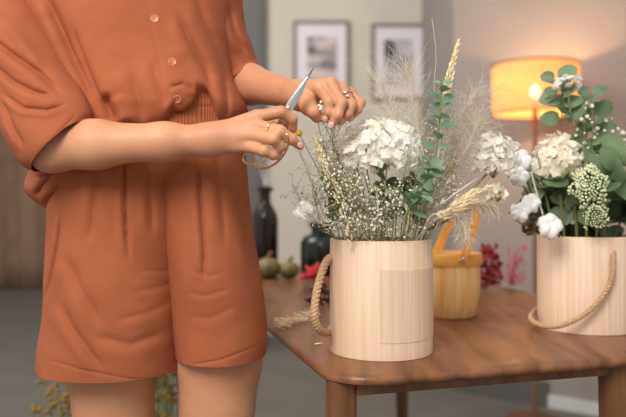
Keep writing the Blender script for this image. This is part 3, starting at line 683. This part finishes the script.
# far arm (left arm)
EL2 = P(208, 72, 1.27); WR2 = P(303, 96, 1.085); SH2 = zpt(214, 1.375, 1.20)
caps.append(([(SH2, EL2, .036, .035)], .02, .03))
caps.append(([(EL2, P(248, 84, 1.185), .034, .0325), (P(248, 84, 1.185), WR2, .0325, .0205), (WR2, P(309, 95, 1.07), .0205, .0195)], .02, .02))
LK = [(319, 88, 1.043), (331, 84, 1.040), (342, 88, 1.046), (350, 93, 1.058)]
caps.append(([(P(308, 93, 1.07), P(*LK[0]), .018, .0106), (P(308, 92, 1.07), P(*LK[1]), .018, .0106), (P(308, 94, 1.075), P(*LK[2]), .017, .0100), (P(308, 96, 1.08), P(*LK[3]), .016, .0093)], .008, .008))
LF = [[LK[0], (329, 102, 1.022), (329, 112, 1.022), (325, 119, 1.030)],
      [LK[1], (342, 103, 1.018), (338, 115, 1.016), (331, 126, 1.024)],
      [LK[2], (352, 105, 1.032), (348, 114, 1.028), (341, 122, 1.034)],
      [LK[3], (361, 103, 1.048), (358, 110, 1.042), (350, 119, 1.046)]]
LFr = [[.0090, .0078, .0069, .0059], [.0088, .0077, .0069, .0057], [.0084, .0073, .0066, .0054], [.0077, .0066, .0060, .0048]]
for f, r in zip(LF, LFr): caps.append(chain(f, r))
caps.append(chain([(306, 100, 1.055), (309, 107, 1.035), (314, 112, 1.025), (317, 118, 1.030)], [.0165, .0125, .0095, .0078], .006))

def axis(lo, hi, fine, h0, h1):
    a = list(np.arange(lo, fine[0], h1)); b = list(np.arange(fine[0], fine[1], h0)); c = list(np.arange(fine[1], hi, h1)); return np.array(a+b+c, dtype=np.float32)
gx = axis(-.66, .16, (-.17, .09), .0017, .006); gy = axis(.90, 1.40, (.92, 1.10), .0017, .006); gz = axis(-.02, 1.78, (1.05, 1.20), .0017, .006)
G = np.full((len(gx), len(gy), len(gz)), 9.0, dtype=np.float32)
for cl, ki, km in caps:
    lo = np.min([[min(p[i], q[i])-max(a, b) for i in range(3)] for p, q, a, b in cl], axis=0)-.045
    hi = np.max([[max(p[i], q[i])+max(a, b) for i in range(3)] for p, q, a, b in cl], axis=0)+.045
    s = [slice(np.searchsorted(g, lo[i]), np.searchsorted(g, hi[i])) for i, g in enumerate((gx, gy, gz))]
    X, Yg, Z = np.meshgrid(gx[s[0]], gy[s[1]], gz[s[2]], indexing='ij'); D = None
    for p, q, a, b in cl:
        d = q-p; L2 = max(d.length_squared, 1e-9)
        t = np.clip(((X-p.x)*d.x+(Yg-p.y)*d.y+(Z-p.z)*d.z)/L2, 0, 1)
        e = np.sqrt((X-p.x-t*d.x)**2+(Yg-p.y-t*d.y)**2+(Z-p.z-t*d.z)**2)-(a+(b-a)*t)
        if D is None: D = e
        else: h = np.maximum(ki-np.abs(D-e), 0)/ki; D = np.minimum(D, e)-h*h*ki/4
    o = G[s[0], s[1], s[2]]; h = np.maximum(km-np.abs(o-D), 0)/km
    G[s[0], s[1], s[2]] = np.minimum(o, D)-h*h*km/4
def surface_nets(G, gx, gy, gz):
    I = G < 0; nx, ny, nz = G.shape
    cnt = np.zeros((nx-1, ny-1, nz-1), np.int8)
    for a in (0, 1):
        for b in (0, 1):
            for c in (0, 1): cnt += I[a:nx-1+a, b:ny-1+b, c:nz-1+c]
    act = np.argwhere((cnt > 0) & (cnt < 8)); idx = -np.ones(cnt.shape, np.int32); idx[tuple(act.T)] = np.arange(len(act))
    acc = np.zeros((len(act), 3)); n = np.zeros(len(act)); gs = (gx, gy, gz)
    C = [(a, b, c) for a in (0, 1) for b in (0, 1) for c in (0, 1)]
    for i, p in enumerate(C):
        for q in C[i+1:]:
            if sum(abs(p[k]-q[k]) for k in range(3)) != 1: continue
            pa = act+np.array(p); qa = act+np.array(q); va = G[tuple(pa.T)]; vb = G[tuple(qa.T)]; m = (va < 0) != (vb < 0)
            t = np.where(m, va/np.where(m, va-vb, 1), 0)
            A = np.stack([gs[k][pa[:, k]] for k in range(3)], 1); B = np.stack([gs[k][qa[:, k]] for k in range(3)], 1)
            acc += np.where(m[:, None], A+(B-A)*t[:, None], 0); n += m
    V = acc/n[:, None]; Fs = []
    for ax in range(3):
        o1, o2 = [(1, 2), (2, 0), (0, 1)][ax]
        sl0 = [slice(None)]*3; sl1 = [slice(None)]*3; sl0[ax] = slice(0, -1); sl1[ax] = slice(1, None)
        ch = np.argwhere(I[tuple(sl0)] != I[tuple(sl1)])
        ok = (ch[:, o1] > 0) & (ch[:, o2] > 0) & (ch[:, o1] < G.shape[o1]-1) & (ch[:, o2] < G.shape[o2]-1); ch = ch[ok]
        def cell(d1, d2): k = ch.copy(); k[:, o1] -= d1; k[:, o2] -= d2; return idx[tuple(k.T)]
        Q = np.stack([cell(1, 1), cell(0, 1), cell(0, 0), cell(1, 0)], 1); fl = ~I[tuple(ch.T)]
        Q[fl] = Q[fl][:, ::-1]; Fs.append(Q)
    return V, np.concatenate(Fs)
BV, BF = surface_nets(G, gx, gy, gz); del G
# relax
def relax(V, Fq, it=3, lam=.5):
    E = np.concatenate([Fq[:, [0, 1]], Fq[:, [1, 2]], Fq[:, [2, 3]], Fq[:, [3, 0]]])
    for _ in range(it):
        S = np.zeros_like(V); c = np.zeros(len(V))
        np.add.at(S, E[:, 0], V[E[:, 1]]); np.add.at(c, E[:, 0], 1); np.add.at(S, E[:, 1], V[E[:, 0]]); np.add.at(c, E[:, 1], 1)
        V = V+lam*(S/np.maximum(c, 1)[:, None]-V)
    return V
BV = relax(BV, BF, 2)
body = build('body', (BV, BF), M_skin, person, sm='all')
bodyT = BVHTree.FromPolygons([tuple(v) for v in BV], [tuple(map(int, f)) for f in BF])
CAM = Vector((0, 0, 1))
def cast(tree, px, py, fallback=1.05):
    d = (P(px, py, 1)-CAM).normalized(); h = tree.ray_cast(CAM, d)
    return (h[0], h[1]) if h[0] else (P(px, py, fallback), Vector((0, -1, 0)))
def nail(px, py, dirpx, wd, ln, lab=None):
    p, n = cast(bodyT, px, py)
    if n.y > 0: n = -n
    d = Vector((dirpx[0], 0, -dirpx[1])).normalized(); d = (d-n*d.dot(n)).normalized(); s = n.cross(d)
    M = Matrix((s, d, n)).transposed()
    build('fingernail', MB().ball(p+n*.0001, (wd, ln, .0011), 14, 8, M.to_4x4()), M_nail, person)
nail(325, 119, (-.4, 1), .0042, .0055); nail(331, 125.5, (-.5, 1), .0042, .0060); nail(342, 121, (-.7, 1), .0038, .0052); nail(351, 118, (-.8, 1), .0033, .0045)
nail(300.5, 145.5, (1, .8), .0040, .0055)
def finger_ring(p, q, t, r, m, lab):
    p = P(*p); q = P(*q); c = p.lerp(q, t); d = (q-p).normalized(); u = d.cross(Vector((0, 0, 1))).normalized(); w_ = d.cross(u)
    o = build('finger_ring', MB().tube([c+(u*math.cos(a*math.pi/20)+w_*math.sin(a*math.pi/20))*r for a in range(41)], .0012, 8), m, person, sm='all'); o['label'] = lab
finger_ring(RF[1][0], RF[1][1], .62, .0100, M_gold, 'gold band ring')
finger_ring(LF[2][0], LF[2][1], .45, .0099, M_silver, 'silver ring'); 
p, n = cast(bodyT, 348, 97); build('ring_stone', MB().ball(p+n*.002, .0026, 8, 6), M_silver, person)
# hair (outside the frame, completes the figure)
hm = MB(); cH = zpt(148, 1.63, YC+.012)
hv = MB().ball(cH, (.098, .108, .112), 40, 28)
hm.add([(x, y, z) for x, y, z in hv.v], hv.f)
hm2 = MB(); hm2.v = []
hm.v = [(v[0], v[1] if v[1] > cH.y-.055 or v[2] > cH.z+.06 else cH.y-.055, v[2]) for v in hm.v]
build('hair', hm, M_hairp, person)
for sx in (-1, 1):
    build('eye', MB().ball(zpt(148, 1.612, YC-.083)+Vector((sx*.03, 0, 0)), .011, 14, 10), M_bud, person)
build('lips', MB().ball(zpt(148, 1.548, YC-.092), (.022, .007, .006), 14, 8), M_coral, person)

# ---- garments
def loft(rings, nth=220, nrow=160, expo=1.0, hem=None):
    """rings: (Lpx, Lpy, Rpx, Rpy, Y, depth) pairs of silhouette points; returns V (rows, nth, 3)"""
    R = np.array(rings, float); k = np.arange(len(R)); t = np.linspace(0, len(R)-1, nrow)
    def cr(c):
        y = R[:, c]; out = np.zeros(nrow)
        for i, tt in enumerate(t):
            j = min(int(tt), len(R)-2); u = tt-j; a = y[max(j-1, 0)]; b = y[j]; d = y[j+1]; e = y[min(j+2, len(R)-1)]
            out[i] = .5*((2*b)+(d-a)*u+(2*a-5*b+4*d-e)*u*u+(3*b-a-3*d+e)*u**3)
        return out
    c = [cr(i) for i in range(6)]; th = np.linspace(0, 2*np.pi, nth, endpoint=False)
    Lx = (c[0]-313)/F*c[4]; Lz = 1+(200-c[1])/F*c[4]; Rx = (c[2]-313)/F*c[4]; Rz = 1+(200-c[3])/F*c[4]
    co_, si = np.cos(th), np.sin(th)
    co2 = np.sign(co_)*np.abs(co_)**expo; si2 = np.sign(si)*np.abs(si)**expo
    X = ((Lx+Rx)/2)[:, None]+((Rx-Lx)/2)[:, None]*co2; Z = ((Lz+Rz)/2)[:, None]+((Rz-Lz)/2)[:, None]*co2
    Y = c[4][:, None]-c[5][:, None]*si2
    return np.stack([X, Y, Z], -1), th
def gridf(nr, nt): 
    i = np.arange(nr-1)[:, None]*nt; k = np.arange(nt)[None]; a = i+k; b = i+(k+1) % nt
    return np.stack([a, a+nt, b+nt, b], -1).reshape(-1, 4)
def folds(V, th, specs):
    px = 313+F*V[..., 0]/V[..., 1]; py = 200-F*(V[..., 2]-1)/V[..., 1]; front = np.clip(np.sin(th)*2.5+.3, 0, 1)[None, :]*np.ones(px.shape)
    disp = np.zeros(px.shape)
    for pts, wd, amp, kind in specs:
        best = np.full(px.shape, 1e9); sgn = np.zeros(px.shape); tt = np.zeros(px.shape); L = 0; segs = []
        tot = sum(math.dist(pts[i], pts[i+1]) for i in range(len(pts)-1))
        for i in range(len(pts)-1):
            (x0, y0), (x1, y1) = pts[i], pts[i+1]; dx, dy = x1-x0, y1-y0; l = math.hypot(dx, dy)
            u = ((px-x0)*dx+(py-y0)*dy)/l/l; uc = np.clip(u, 0, 1); ex, ey = px-x0-uc*dx, py-y0-uc*dy; d = np.hypot(ex, ey)
            s = np.sign(dx*(py-y0)-dy*(px-x0)); m = d < best
            best = np.where(m, d, best); sgn = np.where(m, s, sgn); tt = np.where(m, (L+uc*l)/tot, tt); L += l
        tp = np.clip(np.minimum(tt, 1-tt)*4, 0, 1); tp = tp*tp*(3-2*tp); d = best*sgn/wd
        endf = np.exp(-(np.maximum(best, 0)/wd/3)**2)
        if kind == 'c': g = -np.exp(-d*d*3.2)+.45*np.exp(-((d-1.2)/.9)**2)+.12*np.exp(-((d+1.8)/1.3)**2)
        elif kind == 'v': g = -np.exp(-d*d)
        else: g = np.exp(-d*d)
        disp += 1.25*amp*tp*g
    V[..., 1] -= disp*front
    return V
def wrinkle(V, amp, f, st=(1, 1, 1), seed=0, fine=.0022):
    sh = V.shape; W = V.reshape(-1, 3); c = W.mean(0)
    d = np.array([noise.noise(Vector((v[0]*f*st[0]+seed, v[1]*f*st[1], v[2]*f*st[2])))+.4*noise.noise(Vector((v[0]*f*2.3*st[0]+seed, v[1]*f*2.3*st[1]+5, v[2]*f*2.3*st[2]))) for v in W])
    n = W-c; n[:, 2] = 0; n /= np.maximum(np.linalg.norm(n, axis=1), 1e-6)[:, None]
    d2 = np.array([noise.noise(Vector((v[0]*30+v[2]*22+seed, v[1]*20, v[2]*34-v[0]*14))) for v in W])
    return (W+n*(d*amp+(np.maximum(0, d2-.05)**1.2)*fine)[:, None]).reshape(sh)
def garment(name, parts, m, parent, thick=.0016):
    mb_v = []; mb_f = []; n = 0
    for V in parts:
        nr, nt = V.shape[:2]; mb_v.append(V.reshape(-1, 3)); mb_f.append(gridf(nr, nt)+n); n += nr*nt
    A = np.concatenate(mb_v); Q = np.concatenate(mb_f)
    o = build(name, (A, Q), m, parent, sm='all')
    s = o.modifiers.new('thickness', 'SOLIDIFY'); s.thickness = thick; s.offset = -1
    return o, BVHTree.FromPolygons([tuple(v) for v in A], [tuple(map(int, f)) for f in Q])

# torso of the blouse, with a scalloped lower edge
rings = [(95, -92, 190, -92, 1.15, .060), (40, -82, 215, -80, 1.15, .072), (12, -62, 224, -62, 1.15, .090), (4, -30, 228, -30, 1.15, .104), (8, 0, 230, 0, 1.15, .112),
         (24, 40, 229, 40, 1.15, .118), (42, 75, 231, 75, 1.15, .123), (50, 95, 240, 95, 1.15, .127), (52, 110, 246, 108, 1.15, .126), (50, 124, 246, 122, 1.15, .122), (44, 150, 246, 148, 1.15, .122), (33, 174, 246, 170, 1.15, .122), (29, 192, 246, 192, 1.15, .120), (42, 210, 240, 208, 1.15, .114)]
TV, th = loft(rings, 300, 240)
hx = [-50, 50, 62, 80, 100, 120, 150, 160, 166, 178, 190, 199, 206, 212, 222, 300]; hy = [207, 207, 202, 178, 150, 132, 126, 124, 109, 112, 105, 92, 96, 116, 124, 124]
nr = TV.shape[0]
pz = 313+F*TV[-1, :, 0]/TV[-1, :, 1]
hemp = np.interp(pz, hx, hy)
side = np.where(np.sin(th) < -.2, 1.0, 0)           # back keeps level with the sides
hemp = np.where(np.sin(th) < -.1, 150, hemp)
for k in range(3): hemp = (np.roll(hemp, 1)+hemp+np.roll(hemp, -1))/3
pyrow = 200-F*(TV[:, :, 2]-1)/1.15
NEW = TV.copy()
cxr = [32, 50, 52]; 
for j in range(TV.shape[1]):
    yy = pyrow[:, j]; tgt = np.interp(np.linspace(0, 1, nr), [0, 1], [yy[0], hemp[j]*1.0 if True else 0])
    # front points sit nearer: convert the seen hem height into world height
    Yf = TV[-1, j, 1]; zh = 1+(200-hemp[j])/F*Yf; z0 = TV[0, j, 2]; zz = np.linspace(z0, zh, nr)
    zs = TV[:, j, 2][::-1]; 
    NEW[:, j, 0] = np.interp(zz, zs, TV[:, j, 0][::-1]); NEW[:, j, 1] = np.interp(zz, zs, TV[:, j, 1][::-1]); NEW[:, j, 2] = zz
# turn the lower edge inward (blousing)
v = np.linspace(0, 1, nr)
inw = np.clip((v-.93)/.07, 0, 1)**2
cen = np.array([TV[-1, :, 0].mean(), 1.15])
NEW[..., 0] -= (NEW[..., 0]-cen[0])*inw[:, None]*.085; NEW[..., 1] -= (NEW[..., 1]-cen[1])*inw[:, None]*.13
TV = wrinkle(NEW, .0022, 14, (1, 1, .6), 3)
TV = folds(TV, th, [
    ([(38, -20), (60, 28), (84, 78), (104, 122)], 9, .012, 'c'), ([(70, 20), (84, 60), (100, 98), (112, 124)], 5, .006, 'c'),
    ([(104, 92), (108, 108), (112, 124)], 5, .012, 'v'), ([(116, 95), (122, 110), (126, 126)], 6, .006, 'r'),
    ([(176, 10), (188, 38), (204, 66), (214, 96)], 7, .007, 'c'), ([(190, -20), (204, 20), (222, 60), (236, 92)], 9, .006, 'c'),
    ([(203, 84), (206, 98), (212, 120)], 4.5, .013, 'v'), ([(150, 60), (160, 90), (168, 108)], 8, .004, 'c'),
    ([(130, 70), (138, 100), (144, 126)], 8, .004, 'c'), ([(165, 103), (184, 112), (198, 96)], 4, .004, 'r'), ([(222, 70), (226, 92), (228, 122)], 6, .006, 'c'),
    ([(168, 88), (182, 84), (196, 92)], 4, .004, 'c'), ([(145, -20), (150, 20), (160, 62), (164, 104)], 2, .0012, 'v'),
    ([(52, 175), (42, 185), (36, 196)], 4, .008, 'c'), ([(60, 168), (48, 175), (36, 178)], 4, .008, 'c'), ([(62, 186), (52, 196), (44, 206)], 4, .006, 'c'),
])
# near sleeve
SL, ths = loft([(-52, -88, 40, -92, 1.15, .055), (-66, -60, 34, -62, 1.14, .066), (-58, -20, 26, -22, 1.12, .072), (-40, 20, 40, 10, 1.10, .074), (-22, 65, 58, 45, 1.08, .072), (-4, 110, 74, 76, 1.05, .066),
                (10, 143, 84, 98, 1.02, .060), (24, 164, 89, 112, 1.005, .057), (36, 171, 88, 120, 1.0, .055)], 200, 170)
SL = wrinkle(SL, .0025, 16, (1, 1, 1), 8)
SL = folds(SL, ths, [([(-20, 30), (14, 56), (40, 74), (66, 100)], 6, .008, 'c'), ([(-10, 62), (14, 82), (34, 92), (60, 98)], 5, .007, 'c'), ([(0, 92), (24, 108), (46, 110), (70, 104)], 4, .006, 'c'),
                     ([(2, 96), (12, 126), (26, 150)], 5, .005, 'c'), ([(0, 20), (22, 40), (46, 72)], 6, .006, 'r'), ([(30, 160), (56, 136), (82, 108)], 2.0, .0014, 'v')])
# far sleeve
SF, thf = loft([(178, -88, 240, -84, 1.17, .06), (176, -50, 244, -50, 1.18, .072), (184, -10, 241, -8, 1.185, .076), (190, 25, 244, 24, 1.195, .074), (200, 58, 252, 46, 1.20, .064), (214, 84, 257, 61, 1.21, .054), (222, 94, 258, 65, 1.205, .052)], 140, 110)
SF = wrinkle(SF, .002, 16, (1, 1, 1), 18)
SF = folds(SF, thf, [([(225, 0), (234, 30), (246, 56)], 5, .006, 'c'), ([(236, 10), (240, 34), (250, 52)], 4, .004, 'r')])
blouse, blT = garment('blouse', [TV, SL, SF], M_cloth, person)
# waistband
WB, thw = loft([(60, 96, 238, 96, 1.15, .100), (58, 108, 240, 108, 1.15, .102), (58, 118, 240, 118, 1.15, .102), (56, 138, 242, 138, 1.15, .105)], 900, 40)
gat = .0016*np.sin(thw*150+2*np.sin(thw*17))*(.6+.4*np.sin(thw*31))
vv = np.linspace(0, 1, 40)[:, None]; amp = gat[None]*1.0+.0012*np.abs(np.sin(vv*np.pi*4))
cx0 = WB[0, :, 0].mean(); nrm = np.stack([(WB[..., 0]-cx0)/.148, (WB[..., 1]-1.15)/.102], -1); nl = np.linalg.norm(nrm, axis=-1)
WB[..., 0] += nrm[..., 0]/nl*amp; WB[..., 1] += nrm[..., 1]/nl*amp
garment('waistband', [WB], M_cloth, person)
# shorts: two leg tubes in one garment
zl = lambda z: 200+(1-z)*F/1.15
hl, hr = zl(.727), zl(.7475)
S1, t1 = loft([(56, 134, 200, 134, 1.15, .106), (52, 145, 196, 145, 1.15, .109), (50, 170, 192, 170, 1.15, .114), (54, 215, 189, 215, 1.15, .120), (52, 260, 186, 260, 1.15, .122), (49, 310, 185, 310, 1.15, .122), (44, 345, 184, 345, 1.15, .122), (43, hl, 183, hl, 1.15, .121)], 260, 220, .92)
S2, t2 = loft([(140, 134, 241, 134, 1.155, .104), (148, 145, 243, 145, 1.155, .106), (158, 170, 245, 170, 1.155, .110), (165, 215, 250, 215, 1.155, .112), (169, 260, 257, 260, 1.155, .112), (173, 305, 264, 305, 1.155, .110), (177, 335, 266, 335, 1.155, .110), (179, hr, 265, hr, 1.155, .109)], 240, 220, .92)
S1 = wrinkle(S1, .0022, 13, (1, 1, .7), 31, .0009); S2 = wrinkle(S2, .0022, 13, (1, 1, .7), 47, .0009)
S1 = folds(S1, t1, [([(122, 150), (124, 190), (126, 235), (130, 262)], 4, .007, 'c'), ([(96, 160), (94, 200), (90, 245)], 7, .004, 'c'), ([(146, 155), (150, 200), (152, 240)], 7, .004, 'c'),
    ([(62, 205), (58, 240), (50, 285), (44, 305)], 3.5, .006, 'c'), ([(60, 300), (72, 328), (88, 350), (104, 372)], 7, .005, 'c'), ([(64, 250), (80, 290), (104, 330)], 9, .004, 'c'),
    ([(130, 292), (156, 288), (182, 280)], 5, .0012, 'c'), ([(110, 322), (150, 312), (180, 296)], 6, .0014, 'c'), ([(138, 270), (160, 272), (180, 266)], 4, .0009, 'c'), ([(90, 335), (130, 345), (170, 330)], 9, .003, 'c'),
    ([(176, 150), (178, 210), (178, 270), (176, 330)], 8, .005, 'r'), ([(38, 356), (80, 369), (130, 379), (184, 378)], 1.6, .0011, 'v')])
S2 = folds(S2, t2, [([(196, 150), (200, 200), (204, 250), (204, 290)], 5, .006, 'c'), ([(216, 150), (220, 200), (226, 250)], 7, .004, 'c'), ([(186, 292), (206, 296), (232, 288)], 4, .0012, 'c'),
    ([(186, 316), (210, 318), (240, 304)], 6, .0012, 'c'), ([(190, 270), (210, 276), (226, 272)], 4, .0009, 'c'), ([(236, 180), (244, 230), (254, 280)], 6, .004, 'c'), ([(184, 366), (220, 360), (262, 344)], 1.6, .0011, 'v')])
shorts, shT = garment('shorts', [S1, S2], M_cloth, person)
# buttons
for (bx, by) in ((154.5, 19), (172, 62), (177, 99)):
    p, n = cast(blT, bx, by, 1.03)
    if n.y > 0: n = -n
    Mq = n.to_track_quat('Z', 'Y').to_matrix().to_4x4(); m = MB()
    b0 = MB().lathe([(0, 0), (.0056, 0), (.0064, .0008), (.0064, .0018), (.0056, .0024), (.0046, .0017), (0, .0017)], (0, 0, 0), 28)
    bt_ = build('button', MB().add([p+(Mq @ Vector(v)) for v in b0.v], b0.f), M_button, person)
    hh = MB()
    for sx in (-1, 1):
        for sy in (-1, 1): hh.ball(p+(Mq @ Vector((sx*.0013, sy*.0013, .0018))), .0007, 6, 5)
    build('button_thread', hh, M_thread, bt_)

# ------------------------------------------------------------------ scissors
sc0 = P(286, 109, 1.0)
scis = thing('scissors', 'gold-handled steel scissors held open in the nearer hand', 'scissors', sc0)
def blade(tip, w0, off, name, base=None):
    a = base or P(285, 112, .999+off); b = tip; d = (b-a); L = d.length; d.normalize(); nn = Vector((0, -1, 0)); nn = (nn-d*nn.dot(d)).normalized(); s = d.cross(nn)
    vs = []; fs = []; n = 14
    for i in range(n+1):
        t = i/n; wd = w0*(1-t**2.2)*(.75+.35*math.sin(math.pi*min(1, t*1.4+.1))) if i < n else .0002
        c = a+d*L*t
        vs += [c-s*wd*.35-nn*.0008, c+s*wd*.65-nn*.0008, c+s*wd*.60+nn*.0003, c+s*wd*.0+nn*.0011, c-s*wd*.35+nn*.0004]
    for i in range(n):
        for k in range(5): fs.append((i*5+k, i*5+(k+1) % 5, i*5+5+(k+1) % 5, i*5+5+k))
    fs += [tuple(range(5)), tuple(range(n*5+4, n*5-1, -1))]
    return build(name, MB().add(vs, fs), M_metal, scis)
blade(P(314.5, 66.5, .995), .0115, 0, 'blade'); blade(P(312, 70, 1.0), .009, .003, 'blade')
build('pivot_screw', MB().ball(P(288, 108, .994), (.003, .0018, .003), 12, 8), M_gold, scis)
def loop(cpx, cpy, Y, a, b, rot, tilt=0.0):
    pts = []
    for k in range(41):
        t = 2*math.pi*k/40; x = a*math.cos(t); y = b*math.sin(t); xr = x*math.cos(rot)-y*math.sin(rot); yr = x*math.sin(rot)+y*math.cos(rot)
        pts.append(P(cpx+xr, cpy+yr, Y+tilt*math.cos(t)))
    return pts
h1 = MB().tube(loop(271, 150, .985, 22, 13, math.radians(-48), -.035), .0017, 8); h1.tube(spline([P(285, 112, 1.0), P(288, 122, 1.0), P(290, 132, .99), P(287, 136, .975)], 12), .0022, 8)
build('handle', h1, M_gold, scis, sm='all')
h2 = MB().tube(loop(255, 155, 1.005, 13, 8, math.radians(-25), .01), .0017, 8); h2.tube(spline([P(285, 112, 1.003), P(278, 124, 1.010), P(270, 140, 1.014), P(265, 150, 1.010)], 12), .0022, 8)
build('handle', h2, M_gold, scis, sm='all')
